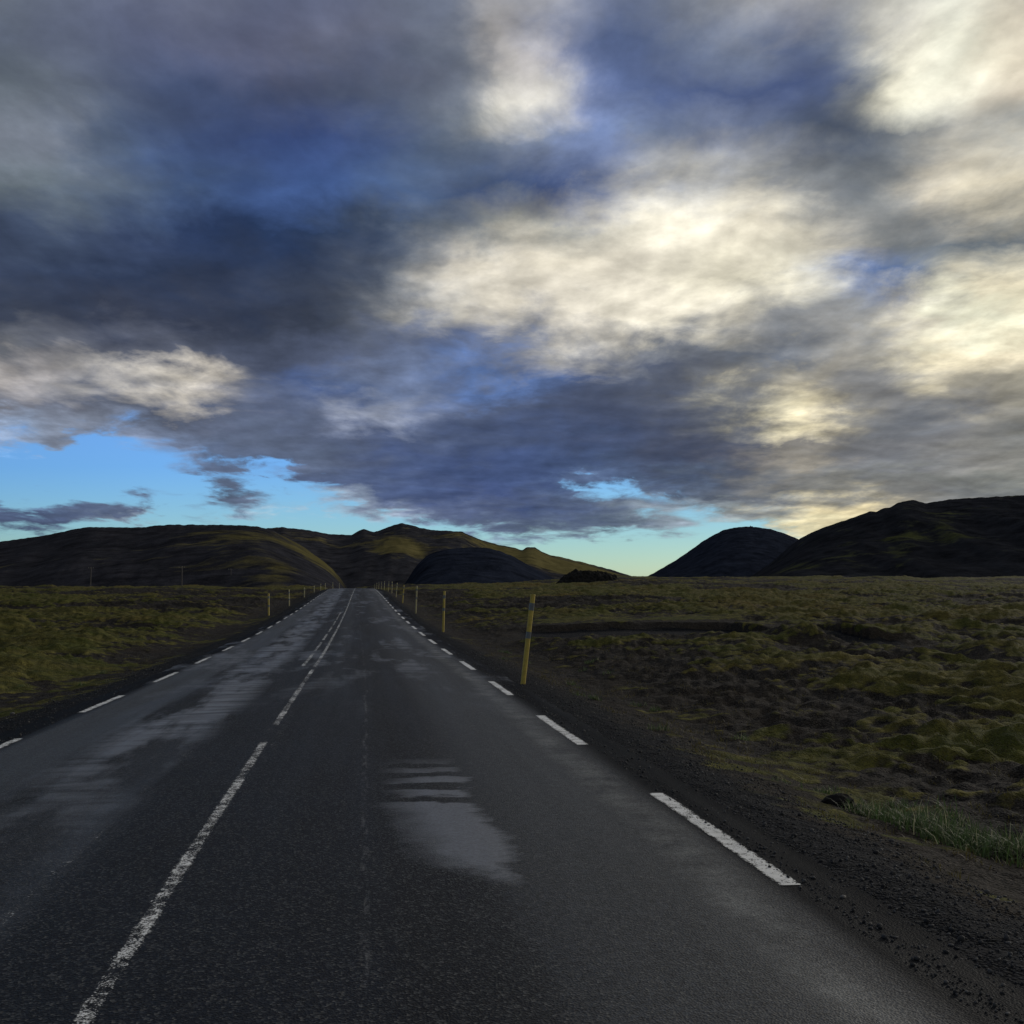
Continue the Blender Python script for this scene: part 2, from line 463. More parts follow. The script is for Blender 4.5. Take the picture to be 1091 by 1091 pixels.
def build_road():
    ys = np.concatenate([np.linspace(-60, 0, 31)[:-1], np.linspace(0, 60, 241)[:-1], np.linspace(60, 330, 271)])
    us = np.array([-3.6, -3.42, -3.3, -3.2, -2.6, -2, -1.3, -.6, 0, .6, 1.3, 2, 2.6, 3.15, 3.3, 3.42, 3.6])
    Yg, U = np.meshgrid(ys, us, indexing='ij')
    ragged = .09 * fbm(Yg * 1.3, U * 0 + 5, 4, 81)
    X = mid(Yg) + U + np.where(np.abs(U) > 3.19, ragged, 0)
    Z = road_z(X, Yg)
    Z[:, 0] -= .022; Z[:, -1] -= .022; Z[:, 1] -= .004; Z[:, -2] -= .004
    o = mesh_obj('road', np.stack([X, Yg, Z], -1), grid_faces(len(ys), len(us)), MR, smooth=False, kind='structure')
    add_attr(o.data, 'road_u', X - mid(Yg)); add_attr(o.data, 'road_v', Yg)
    return o

def strips(name, segs, width, mat, parent, dz=.004):
    """segs: (y0, y1, x function); painted strips lying 4 mm over the asphalt"""
    V = []; Fc = []; acr = []
    for y0, y1, fx in segs:
        n = max(2, int((y1 - y0) / .5) + 1)
        yy = np.linspace(y0, y1, n); b0 = len(V)
        for y in yy:
            xc = float(fx(y))
            for t in (-1, 0, 1):
                x = xc + t * width / 2
                V.append((x, y, float(road_z(x, y)) + dz)); acr.append(t)
        for i in range(n - 1):
            for j in range(2):
                a = b0 + i * 3 + j
                Fc.append((a, a + 1, a + 4, a + 3))
    o = mesh_obj(name, V, Fc, mat, parent)
    add_attr(o.data, 'across', acr)
    return o

MG = mat_ground(); MR = road_mat()
ground_o = build_ground()
road_o = build_road()
m_edge = mat_paint('edge_line_paint', .47)
m_far = mat_paint('worn_edge_paint', .50)
m_ctr = mat_paint('centre_line_paint', .565)
m_old = mat_paint('old_line_paint', .66, (.5, .52, .55))
seg = []
starts = [(.2, 2.8), (5.43, 8.0), (10.6, 13.15), (15.85, 18.4), (21.2, 23.8)]
y = 26.3
while y < 165: starts.append((y, y + 2.6)); y += 5.15
strips('edge_line', [(a, c, lambda y: mid(y) + 3.03 + .07 * min(1, max(0, (12 - y) / 5))) for a, c in starts], .135, m_edge, road_o)
seg = []; y = 4.9
while y < 165: seg.append((y, y + 2.3, lambda y: mid(y) - 3.10)); y += 4.78
strips('edge_line', seg, .12, m_far, road_o)
strips('centre_line', [(.5, 11.0, cline), (12.4, 21.2, cline), (22.0, 175, cline)], .108, m_ctr, road_o)
strips('centre_line', [(10.9, 12.6, lambda y: cline(y) - .02), (21.2, 22.0, cline), (10.5, 14, lambda y: cline(y) + .12)], .12, m_old, road_o)
# remains of an older line in the left lane
strips('old_line', [(4., 22, lambda y: mid(y) - 1.02)], .10, m_old, road_o)
seg = []; y = 22.3
while y < 60: seg.append((y, y + 4.2, lambda y: cline(y) - .27)); y += 5.6
strips('centre_line', seg, .11, m_ctr, road_o)

# ------------------------------------------------------------------ hills
def hill(name, sil, D, wf, wb, mat, seed, expo=1.25, rough=.05, foot=-6., moss=None, gully=.10, step=1.0, warp=0., shear=0.):
    """sil: skyline as (pixel x, pixel y); D: distance of the ridge (number or function of px);
    wf / wb: how far the hill reaches towards us and behind"""
    xs = np.arange(sil[0][0], sil[-1][0] + .01, step)
    ysil = np.interp(xs, [p[0] for p in sil], [p[1] for p in sil])
    k = np.array([.25, .5, .25]); ysil = np.concatenate([[ysil[0]], np.convolve(ysil, k, 'valid'), [ysil[-1]]])
    ysil = ysil + .9 * fbm(xs / 8., xs * 0 + seed, 4, seed)
    S = np.concatenate([np.linspace(-1, 0, 70)[:-1], np.linspace(0, 1, 24)])
    Dv = np.array([D(x) if callable(D) else D for x in xs], float)
    uu = np.array([uv_px(x, y)[0] for x, y in zip(xs, ysil)]); vv = np.array([uv_px(x, y)[1] for x, y in zip(xs, ysil)])
    ridge = HC + vv * Dv
    Xf = np.zeros((len(S), len(xs), 3)); H = ridge - foot
    along = uu * Dv
    kw = np.hanning(33)[1:-1]; kw /= kw.sum(); Hs = np.convolve(np.pad(H, 15, mode='edge'), kw, 'valid')
    dn = np.zeros((len(S), len(xs)))
    for i, s in enumerate(S):
        w = wf if s < 0 else wb
        lat_w = warp * s * w * -1
        dep = Dv + s * w * (1 + .08 * fbm(along / (w * .9) + seed, along * 0 + .5 + s * 2.5, 3, seed + 5))
        t = abs(s)
        prof = 1 - t ** expo if s < 0 else 1 - t ** 1.6
        g = fbm(along / (wf * .16) + shear * s * 6, np.full_like(along, s * 1.4), 4, seed + 9)
        g2 = fbm(along / (wf * .5) + shear * s * 2, np.full_like(along, s * 2.), 3, seed + 19)
        env = min(1, t * 5) * min(1, (1 - t) * 4 + .1)
        Hd = Hs + (H - Hs) * math.exp(-(t * 5.5) ** 1.3)      # small skyline bumps die out down the slope
        h = Hd * prof + env * Hs * (gully * g + gully * 1.2 * g2) - rough * 0
        h = np.maximum(h, -2)
        if s < 0:      # stay under our own skyline
            cap = (HC - foot) + (vv - .0012 * min(1, t * 8)) * dep
            h = np.minimum(h, np.maximum(cap, 0) )
        Xf[i, :, 2] = foot + h
        a = uu * dep + lat_w
        Xf[i, :, 0] = a * cy + dep * sy; Xf[i, :, 1] = -a * sy + dep * cy
        dn[i] = s * w
    o = mesh_obj(name, Xf, grid_faces(len(S), len(xs)), mat, smooth=True, kind='structure')
    add_attr(o.data, 'along', np.tile(along, (len(S), 1))); add_attr(o.data, 'down', dn)
    mo = np.zeros((len(S), len(xs)))
    if moss:
        for (mx, ms, rx, rs, amt) in moss:
            mo += amt * np.exp(-((xs[None, :] - mx) / rx) ** 2 - ((S[:, None] - ms) / rs) ** 2)
    add_attr(o.data, 'mossy', mo)
    return o

MH1 = mat_hill('dark_moss_slope', (.030, .031, .040), (.13, .118, .052), .01)
MH2 = mat_hill('mountain_slope', (.036, .037, .046), (.17, .15, .068), .02, scale=.7)
MH3 = mat_hill('cinder_slope', (.019, .024, .040), (.034, .038, .044), -.06)
MH4 = mat_hill('right_slope', (.021, .023, .030), (.085, .095, .042), .0)

# mountain behind the road
hill('mountain', [(250, 566), (300, 561.5), (330, 565), (350, 569), (375, 570), (381, 566), (388, 563.2), (394, 566), (398, 567), (410, 563), (420, 559), (428, 557.5),
     (437, 559), (450, 563), (465, 565), (480, 565.5), (492, 566.5), (500, 570), (515, 576), (530, 580), (545, 583), (556, 586), (561, 583.2), (570, 583), (576, 587), (585, 591),
     (600, 594), (612, 597), (625, 600), (640, 604), (655, 608), (670, 613), (684, 617), (700, 622)], 1900, 900, 900, MH2, 3, expo=1.1, foot=-12,
     moss=[(425, -.55, 38, .10, .34), (560, -.35, 40, .2, .22), (620, -.3, 40, .3, .25), (500, -.25, 60, .12, .18), (385, -.75, 30, .2, -.3), (400, -.2, 40, .1, .08)], gully=.12)
# near ridge on the left, sloping down to the road
hill('hill', [(-60, 584), (0, 577), (45, 571), (60, 568), (80, 563.5), (95, 561.5), (150, 562), (165, 560), (185, 559), (225, 559), (255, 559.5), (275, 561), (290, 565),
     (305, 572), (318, 579), (330, 587), (342, 596), (352, 604), (360, 613), (368, 624), (374, 632)], lambda x: 820 - .3 * x, 430, 400, MH1, 13, expo=1.2, foot=-6, shear=-.25,
     moss=[(312, -.12, 22, .20, .16), (300, -.75, 20, .18, .12), (250, -.5, 60, .5, .05), (200, -.9, 60, .2, .07), (120, -.3, 90, .6, -.06), (345, -.12, 22, .22, .25)], gully=.07)
# dark cinder hill in front of the mountain
hill('hill', [(425, 629), (434, 618), (440, 608), (446, 600), (455, 592), (465, 587.5), (480, 584.5), (500, 583), (518, 583.5), (532, 587), (545, 592), (556, 598), (566, 604), (578, 610),
     (588, 615), (598, 621), (606, 627)], 700, 240, 260, MH3, 23, expo=1.25, foot=-5, gully=.07)
# round hill and big hill on the right
hill('hill', [(668, 627), (684, 618), (692, 613), (700, 608.5), (710, 602.5), (720, 597), (730, 590), (740, 583), (750, 576), (760, 570), (770, 565), (780, 562.5), (790, 561.3), (798, 561),
     (810, 562), (822, 564), (835, 568), (850, 574), (870, 584), (900, 600), (930, 620)], 1500, 480, 480, MH3, 33, expo=1.35, foot=-6, gully=.035)
hill('hill', [(768, 628), (790, 619), (805, 611), (822, 599), (838, 585), (852, 574), (865, 567), (880, 561), (895, 556), (910, 551), (920, 547.5), (926, 544.6), (934, 545), (941, 541.5), (948, 540.4), (958, 535.3),
     (968, 533), (975, 533), (985, 536), (1000, 534), (1012, 532), (1025, 531), (1046, 530), (1100, 527), (1170, 521), (1260, 530)], 1050, 480, 420, MH4, 43, expo=1.15, foot=-5, gully=.11, shear=.55,
     moss=[(900, -.35, 20, .35, .12), (960, -.55, 20, .3, .14), (1010, -.3, 30, .3, .08), (850, -.7, 25, .3, .08)])

# ------------------------------------------------------------------ outcrop, rocks
def rock_mesh(name, size, mat, seed, parent=None, sub=3, jag=.28, **kw):
    import bmesh
    bm = bmesh.new(); bmesh.ops.create_icosphere(bm, subdivisions=sub, radius=1)
    co = np.array([v.co[:] for v in bm.verts])
    n = fbm(co[:, 0] * 1.3 + seed, co[:, 1] * 1.3 + co[:, 2] * 1.7, 4, seed) + .5 * billow(co[:, 0] * 3 + seed, co[:, 2] * 3 + co[:, 1] * 2, 3, seed + 3)
    for v, k in zip(bm.verts, n):
        v.co *= 1 + jag * k
        v.co.x *= size[0]; v.co.y *= size[1]; v.co.z *= size[2]
    me = bpy.data.meshes.new(name); bm.to_mesh(me); bm.free()
    o = bpy.data.objects.new(name, me); COL.objects.link(o); me.materials.append(mat)
    if parent: o.parent = parent
    for k, v in kw.items(): o[{'cat': 'category'}.get(k, k)] = v
    return o

def ground_z(x, y):
    return float(ground(np.array([x]), np.array([y]))[0][0])

def on_ground(px, d):
    r = ray(px, HORIZON); x, y = r.x * d, r.y * d
    return Vector((x, y, ground_z(x, y)))

m_lava = mat_plain('dark_lava_rock', (.018, .018, .019), .95, .6, 1.2, .15, .02)
m_lava2 = mat_plain('black_lava_stone', (.018, .018, .020), .95, .5, 9, .03, .05)
# craggy lava outcrop on the field
def outcrop():
    d0 = 260
    nx, ny = 150, 60
    xs = np.linspace(588, 662, nx); U, T = np.meshgrid(xs, np.linspace(-1, 1, ny))
    top = np.interp(U, [588, 594, 600, 606, 612, 620, 630, 640, 648, 655, 662], [630, 623, 616, 612.5, 611, 610.5, 611, 612, 613.5, 617, 624])
    dep = d0 + T * 14
    a = (U - CX) / F * d0 / cp
    X = a * cy + dep * sy; Y = -a * sy + dep * cy
    zt = HC + (HORIZON - top) / F * d0
    prof = np.clip(1 - np.abs(T) ** 2.2, 0, 1)
    crag = billow(X / 2.6, Y / 2.6, 4, 91, .6)
    Z = -1.5 + (zt + 1.5) * prof + (crag - .05) * 2.2 * prof
    return mesh_obj('rock_outcrop', np.stack([X, Y, Z], -1), grid_faces(ny, nx), m_lava, smooth=False,
             label='dark craggy lava outcrop standing on the mossy field below the mountain', cat='rock')
outcrop()
p = on_ground(888, 8.9)
r = rock_mesh('boulder', (.14, .12, .08), m_lava2, 5, label='small dark boulder at the gravel edge beside the grass tuft', cat='rock')
r.location = p + Vector((0, 0, .03))
# cairn on the round hill
c0 = at_depth(799.5, 561.2, 1500)
ce = bpy.data.objects.new('cairn', None); COL.objects.link(ce); ce.location = c0
ce['label'] = 'tiny dark cairn of stones on top of the round hill'; ce['category'] = 'cairn'
for i, (dx, dz, s) in enumerate([(0, .3, 1.0), (1.9, .2, .8), (3.6, .1, .7), (0.1, 1.2, .6)]):
    k = rock_mesh('stone', (s, s, s * .8), m_lava2, 40 + i, ce, sub=2); k.location = (dx, 0, dz)

# ------------------------------------------------------------------ delineator posts
m_yel = mat_plain('yellow_post_plastic', (.66, .53, .13), .55, .22, 14, 0)
m_pale = mat_plain('faded_yellow_post_plastic', (.62, .57, .32), .6, .2, 14, 0)
m_ref = mat_plain('grey_reflector', (.20, .23, .27), .35, .3, 40, 0, .6)
m_cap = mat_plain('post_cap', (.40, .37, .22), .6, .2, 20, 0)

def post_mesh(name, H, w, t, z0, z1, mat, parent, flare=0.0, off=0.):
    """hollow-backed flat post profile (shallow C), extruded upward"""
    prof = [(-w / 2, t * .6), (-w / 2, -t * .1), (-w * .38, -t * .45), (0, -t * .6), (w * .38, -t * .45), (w / 2, -t * .1), (w / 2, t * .6), (w * .32, t * .6), (w * .30, t * .15), (0, t * .02), (-w * .30, t * .15), (-w * .32, t * .6)]
    n = len(prof); V = []; Fc = []
    zs = [z0, z0 + .01, z1 - .01, z1]
    for i, z in enumerate(zs):
        s = .93 if i in (0, 3) and flare == 0 else 1
        for x, y in prof: V.append((x * (1 + flare) * s, y * (1 + flare) + off, z))
    for i in range(3):
        for j in range(n):
            a = i * n + j; b_ = i * n + (j + 1) % n
            Fc.append((a, b_, b_ + n, a + n))
    Fc.append(tuple(range(n))[::-1]); Fc.append(tuple(range(3 * n, 4 * n)))
    return mesh_obj(name, V, Fc, mat, parent)

def make_post(mat, H=1.5, w=.088):
    e = bpy.data.objects.new('delineator_post', None); COL.objects.link(e)
    e['category'] = 'post'
    post_mesh('pole', H, w, .05, -.25, H, mat, e)
    post_mesh('reflector', H, w, .05, H * .805, H * .895, m_ref, e, flare=.05)
    post_mesh('reflector', H, w, .05, H * .465, H * .545, m_ref, e, flare=.05)
    return e

def copy_tree(o):
    c = o.copy(); COL.objects.link(c)
    for ch in o.children:
        k = ch.copy(); COL.objects.link(k); k.parent = c
    return c

protoY = make_post(m_yel); protoP = make_post(m_pale, 1.5, .08)
usedY = usedP = False
# (pixel x, pixel y of the foot, depth, lean in pixels, faded, label)
right = [
 (558, 720, 18.2, 10, 0, 'nearest yellow marker post on the right shoulder, leaning right, two grey bands'),
 (472.2, 668.5, 41.0, 1, 0, 'second yellow marker post along the right shoulder, upright, beyond the leaning one'),
 (443.1, 650, 61.5, .9, 1, 'faded third marker post on the right shoulder, paler than the second'),
 (428.9, 642.8, 81, 1.3, 0, 'fourth post from the camera on the right shoulder, yellow against the dark cinder hill'),
 (421.9, 636.7, 101, 1, 1, 'fifth post from the camera in the right row, faded, rising uphill'),
 (417.4, 632.6, 123, .2, 1, 'sixth post from the camera in the right row near the crest'),
 (413.5, 630.3, 144, .8, 1, 'seventh post from the camera in the right row near the crest'),
 (409.4, 628.8, 165, .2, 1, 'eighth post from the camera in the right row, at the crest of the road'),
 (406.2, 628.2, 186, .3, 1, 'ninth post from the camera in the right row, just over the crest'),
 (403.4, 628.0, 207, .2, 1, 'tenth post from the camera in the right row, just over the crest'),
 (401.2, 627.9, 228, .2, 1, 'eleventh post in the right row, tiny, past the road crest'),
 (399.2, 628.4, 249, .1, 1, 'twelfth post in the right row, only its top showing past the crest'),
]
left = [
 (286.3, 658.8, 60, -.8, 0, 'bright yellow marker post on the left shoulder, tallest of the distant left row'),
 (308.3, 649.2, 75, -.7, 1, 'faded marker post on the left shoulder just beyond the bright yellow one'),
 (324.1, 641.9, 99, 0, 1, 'third visible post of the distant left row, pale and upright'),
 (334.5, 637.6, 117, 0, 1, 'fourth visible post of the distant left row, pale and thin'),
 (341.5, 633.4, 138, 0, 1, 'fifth visible post of the distant left row, faint against the slope'),
 (346.6, 631.4, 160, -.2, 1, 'sixth visible post of the distant left row near the crest'),
 (354.5, 629.2, 182, -.1, 1, 'seventh visible post of the distant left row at the crest'),
 (361.5, 629.0, 204, 0, 1, 'last post of the left row, tiny, beside the road crest'),
]
for row, grp in ((right, 'yellow marker posts along the right shoulder'), (left, 'yellow marker posts along the left shoulder')):
    for i, (px, py, d, lean, faded, lab) in enumerate(row):
        if faded: o = protoP if not usedP else copy_tree(protoP); usedP = True
        else: o = protoY if not usedY else copy_tree(protoY); usedY = True
        q = at_depth(px, py, d)
        o.location = (q.x, q.y, q.z - .02)
        Hpx = 1.5 * F / d
        o.rotation_euler = (random.uniform(-.02, .02), math.atan(lean / Hpx), -YAW * .3 + random.uniform(-.15, .15))
        o['label'] = lab; o['group'] = grp

# ------------------------------------------------------------------ utility poles
m_wood = mat_plain('weathered_grey_timber', (.115, .108, .115), .85, .3, 3, .01)
m_ins = mat_plain('porcelain_insulator', (.45, .45, .43), .3, .1, 5)
def tube(V, Fc, p0, p1, r0, r1, n=10):
    p0 = Vector(p0); p1 = Vector(p1); d = (p1 - p0).normalized()
    a = d.orthogonal().normalized(); b_ = d.cross(a); s = len(V)
    for p, r in ((p0, r0), (p1, r1)):
        for i in range(n):
            t = 2 * math.pi * i / n
            V.append(p + a * math.cos(t) * r + b_ * math.sin(t) * r)
    for i in range(n):
        j = (i + 1) % n; Fc.append((s + i, s + j, s + n + j, s + n + i))
    Fc.append(tuple(s + i for i in range(n))[::-1]); Fc.append(tuple(s + n + i for i in range(n)))
def make_pole(H):
    e = bpy.data.objects.new('utility_pole', None); COL.objects.link(e); e['category'] = 'utility pole'
    e['group'] = 'wooden poles on the field below the left hill'
    V, Fc = [], []; tube(V, Fc, (0, 0, -2), (0, 0, H), .20, .14); mesh_obj('pole', V, Fc, m_wood, e)
    V, Fc = [], []; tube(V, Fc, (-.16, -.9, H - .5), (-.16, .9, H - .5), .06, .06, 6)
    mesh_obj('crossarm', V, Fc, m_wood, e)
    for yy in (-.8, 0, .8):
        V, Fc = [], []; tube(V, Fc, (-.16, yy, H - .44), (-.16, yy, H - .2), .05, .03, 8)
        mesh_obj('insulator', V, Fc, m_ins, e)
    return e
d = 290
P0 = make_pole(8.0)
for i, (px, ytop, lab) in enumerate([(194, 603, 'grey wooden pole standing clear on the left field, tallest of the three'),
                                     (246, 605.5, 'thin grey wooden pole on the left field nearest the road'),
                                     (97, 604, 'faint grey wooden pole on the left field, farthest from the road')]):
    o = P0 if i == 0 else copy_tree(P0)
    q = at_depth(px, ytop, d * (1, 1.35, 1.2)[i])
    o.location = (q.x, q.y, q.z - 8.0); o.rotation_euler = (0, 0, 1.45); o['label'] = lab

# ------------------------------------------------------------------ grass and stones
def blades(name, pts, mat, kind, hmin, hmax, wid, lab=None):
    n = len(pts)
    base = np.array(pts)
    a = rng.uniform(0, 2 * math.pi, n); lean = rng.uniform(.2, 1.5, n); h = rng.uniform(hmin, hmax, n)
    dirx, diry = np.cos(a), np.sin(a); w = wid * rng.uniform(.6, 1.3, n)
    rows = []
    for t in (0, .35, .7, 1):
        out = h * lean * t ** 1.7 * .75
        zz = h * (t - .35 * lean * t ** 2.4)
        ww = w * (1 - t) ** .7 * .5 + .0004
        cx_, cy_ = base[:, 0] + dirx * out, base[:, 1] + diry * out
        rows.append(np.stack([cx_ - diry * ww, cy_ + dirx * ww, base[:, 2] + zz], -1))
        rows.append(np.stack([cx_ + diry * ww, cy_ - dirx * ww, base[:, 2] + zz], -1))
    V = np.stack(rows, 1)            # n,8,3
    f = np.array([[0, 1, 3, 2], [2, 3, 5, 4], [4, 5, 7, 6]])
    Fc = (np.arange(n)[:, None, None] * 8 + f[None]).reshape(-1, 4)
    o = mesh_obj(name, V, Fc, mat, kind=kind)
    add_attr(o.data, 'tip', np.tile(np.repeat([0, .35, .7, 1], 2), n))
    add_attr(o.data, 'rnd', np.repeat(rng.uniform(0, 1, n), 8))
    return o

def mat_grass(name, c0, c1, c2, dry):
    m, nt = newmat(name); b = NB(nt)
    r = attr(b, 'rnd'); t = attr(b, 'tip')
    c = b.mix(r, c0, c1)
    c = b.mix(b.mr(r, dry, dry + .02), c, c2)
    p = b.bsdf(c, .6, None, .35, out=False)
    tr = b.n('ShaderNodeBsdfTranslucent'); b.link(c, tr.inputs[0])
    mx = b.n('ShaderNodeMixShader'); mx.inputs[0].default_value = .35
    b.link(p.outputs[0], mx.inputs[1]); b.link(tr.outputs[0], mx.inputs[2])
    o = b.n('ShaderNodeOutputMaterial'); b.link(mx.outputs[0], o.inputs[0])
    return m
mg1 = mat_grass('verge_grass', (.045, .075, .028), (.10, .17, .06), (.36, .36, .24), .88)
mg2 = mat_grass('dry_moss_fibre', (.085, .08, .022), (.13, .11, .04), (.20, .17, .11), .9)

def clump(cx_, cy_, rx, ry, n):
    P = []
    for _ in range(n):
        t = random.random() ** .7; a = random.uniform(0, 2 * math.pi)
        P.append((cx_ + rx * t * math.cos(a), cy_ + ry * t * math.sin(a)))
    return P
# green tuft by the gravel, lower right
pts = []
for (px, dd, rr, n) in [(905, 8.6, .18, 60), (930, 8.6, .26, 170), (960, 8.35, .32, 300), (995, 8.1, .38, 380), (1030, 7.8, .42, 420), (1075, 7.6, .50, 480), (985, 8.7, .34, 200)]:
    g = on_ground(px, dd); pts += clump(g.x, g.y, rr, rr * .8, n)
P = np.array(pts); zz = ground(P[:, 0], P[:, 1])[0]
tuft = blades('grass_tuft', np.column_stack([P, zz - .01]), mg1, None, .04, .24, .009)
tuft['label'] = 'tuft of long green grass with dry tips growing at the edge of the dark gravel'; tuft['category'] = 'grass'
# short fibres in the moss and soil on both verges
pts = []
nclump = 4200
cxs = rng.uniform(-1, 1, nclump)
for i in range(nclump):
    dd = 4.5 + 32 * random.random() ** 1.7
    sgn = 1 if random.random() < .75 else -1
    uu = 4.35 + 15 * random.random() ** 1.5
    yy = dd; xx = float(mid(yy)) + sgn * uu
    if perlin(xx / 1.6, yy / 1.6, 7) < -.05: continue
    k = random.randint(5, 14)
    for _ in range(k): pts.append((xx + random.gauss(0, .05), yy + random.gauss(0, .05)))
P = np.array(pts); zz = ground(P[:, 0], P[:, 1])[0]
blades('grass', np.column_stack([P, zz - .005]), mg2, 'stuff', .02, .09, .006)

# small green tufts dotted along the verge
pts = []
for _ in range(26):
    yy = 6 + 24 * random.random(); sg = 1 if random.random() < .8 else -1
    xx = float(mid(yy)) + sg * (4.35 + 2.2 * random.random() ** 1.5)
    pts += clump(xx, yy, random.uniform(.06, .2), random.uniform(.05, .14), random.randint(30, 110))
P = np.array(pts); zz = ground(P[:, 0], P[:, 1])[0]
blades('grass', np.column_stack([P, zz - .01]), mg1, 'stuff', .03, .14, .007)

# loose stones on shoulders and bare soil
def stones(n):
    ico_v = []; ico_f = []
    import bmesh
    bm = bmesh.new(); bmesh.ops.create_icosphere(bm, subdivisions=1, radius=1)
    iv = np.array([v.co[:] for v in bm.verts]); bm.verts.ensure_lookup_table()
    fi = np.array([[v.index for v in f.verts] for f in bm.faces]); bm.free()
    yy = 2.5 + 26 * rng.random(n) ** 1.6
    sg = np.where(rng.random(n) < .72, 1, -1)
    uu = np.where(rng.random(n) < .80, rng.uniform(3.12, 4.5, n), 4.2 + 6 * rng.random(n) ** 2)
    xx = mid(yy) + sg * uu
    zz = ground(xx, yy)[0]
    zz = np.where(np.abs(uu) < 3.3, np.maximum(zz, road_z(xx, yy)), zz)
    s = rng.gamma(1.8, .0018, n) + .0022
    s = np.where(rng.random(n) < .012, s * 2.2, s)
    V = iv[None] * s[:, None, None] * rng.uniform(.55, 1.25, (n, 1, 3)) * rng.uniform(.8, 1.2, (n, len(iv), 1))
    V[..., 0] += xx[:, None]; V[..., 1] += yy[:, None]; V[..., 2] += zz[:, None] + (s * .25)[:, None]
    Fc = (np.arange(n)[:, None, None] * len(iv) + fi[None]).reshape(-1, 3)
    o = mesh_obj('gravel', V, Fc, None, kind='stuff')
    add_attr(o.data, 'rnd', np.repeat(rng.uniform(0, 1, n), len(iv)))
    m, nt = newmat('loose_gravel'); b = NB(nt); r = attr(b, 'rnd')
    c = b.mix(b.mr(r, 0, .8), (.022, .024, .029), (.085, .088, .098)); c = b.mix(b.mr(r, .88, .96), c, (.17, .17, .175))
    b.bsdf(c, .85, None, .12); o.data.materials.append(m)
stones(38000)

# ------------------------------------------------------------------ sky and light
SUN_AZ = math.degrees(YAW) + 42       # degrees from +Y towards +X
SUN_EL = 13
W = bpy.data.worlds.new('World'); SC.world = W; W.use_nodes = True
nt = W.node_tree; nt.nodes.clear(); b = NB(nt)
STR = .1
tc = b.n('ShaderNodeTexCoord').outputs['Generated']
sx = b.n('ShaderNodeSeparateXYZ'); b.link(tc, sx.inputs[0])
dX, dY, dZ = sx.outputs
fwd = b.math('ADD', b.math('MULTIPLY', dX, sy), b.math('MULTIPLY', dY, cy))
lat = b.math('SUBTRACT', b.math('MULTIPLY', dX, cy), b.math('MULTIPLY', dY, sy))
fa = b.math('MAXIMUM', b.math('ABSOLUTE', fwd), .12)
U0 = b.math('DIVIDE', lat, fa); V0 = b.math('DIVIDE', dZ, fa)
# cloud-layer coordinates (a level sheet of cloud overhead): features shrink and flatten towards the horizon
zz = b.math('ADD', b.math('MAXIMUM', dZ, 0.), .16)
CPv = b.comb(b.math('DIVIDE', lat, zz), b.math('DIVIDE', fwd, zz), 0.)
CPs = b.comb(b.math('DIVIDE', lat, zz), b.math('MULTIPLY', b.math('DIVIDE', fwd, zz), .8), 5.)
def ntex(vec, scale, det, rough, dist=0.):
    nd = b.n('ShaderNodeTexNoise'); b.link(vec, nd.inputs['Vector']); nd.inputs['Scale'].default_value = scale
    nd.inputs['Detail'].default_value = det; nd.inputs['Roughness'].default_value = rough; nd.inputs['Distortion'].default_value = dist
    c = b.n('ShaderNodeSeparateColor'); b.link(nd.outputs['Color'], c.inputs[0]); return c.outputs
w1 = ntex(CPv, 2.1, 4, .55)
w2 = ntex(CPs, 5.0, 10, .60, .25)
damp = b.mr(dZ, .0, .25, .30, 1.)
du = b.math('ADD', b.mr(w1[0], .2, .8, -.034, .034), b.mr(w2[0], .2, .8, -.050, .050))
dv = b.math('ADD', b.mr(w1[1], .2, .8, -.028, .028), b.mr(w2[1], .2, .8, -.040, .040))
U = b.math('ADD', U0, du)
V = b.math('ADD', V0, b.math('MULTIPLY', dv, damp))

S_ = None  # sky gap marker: alpha 0
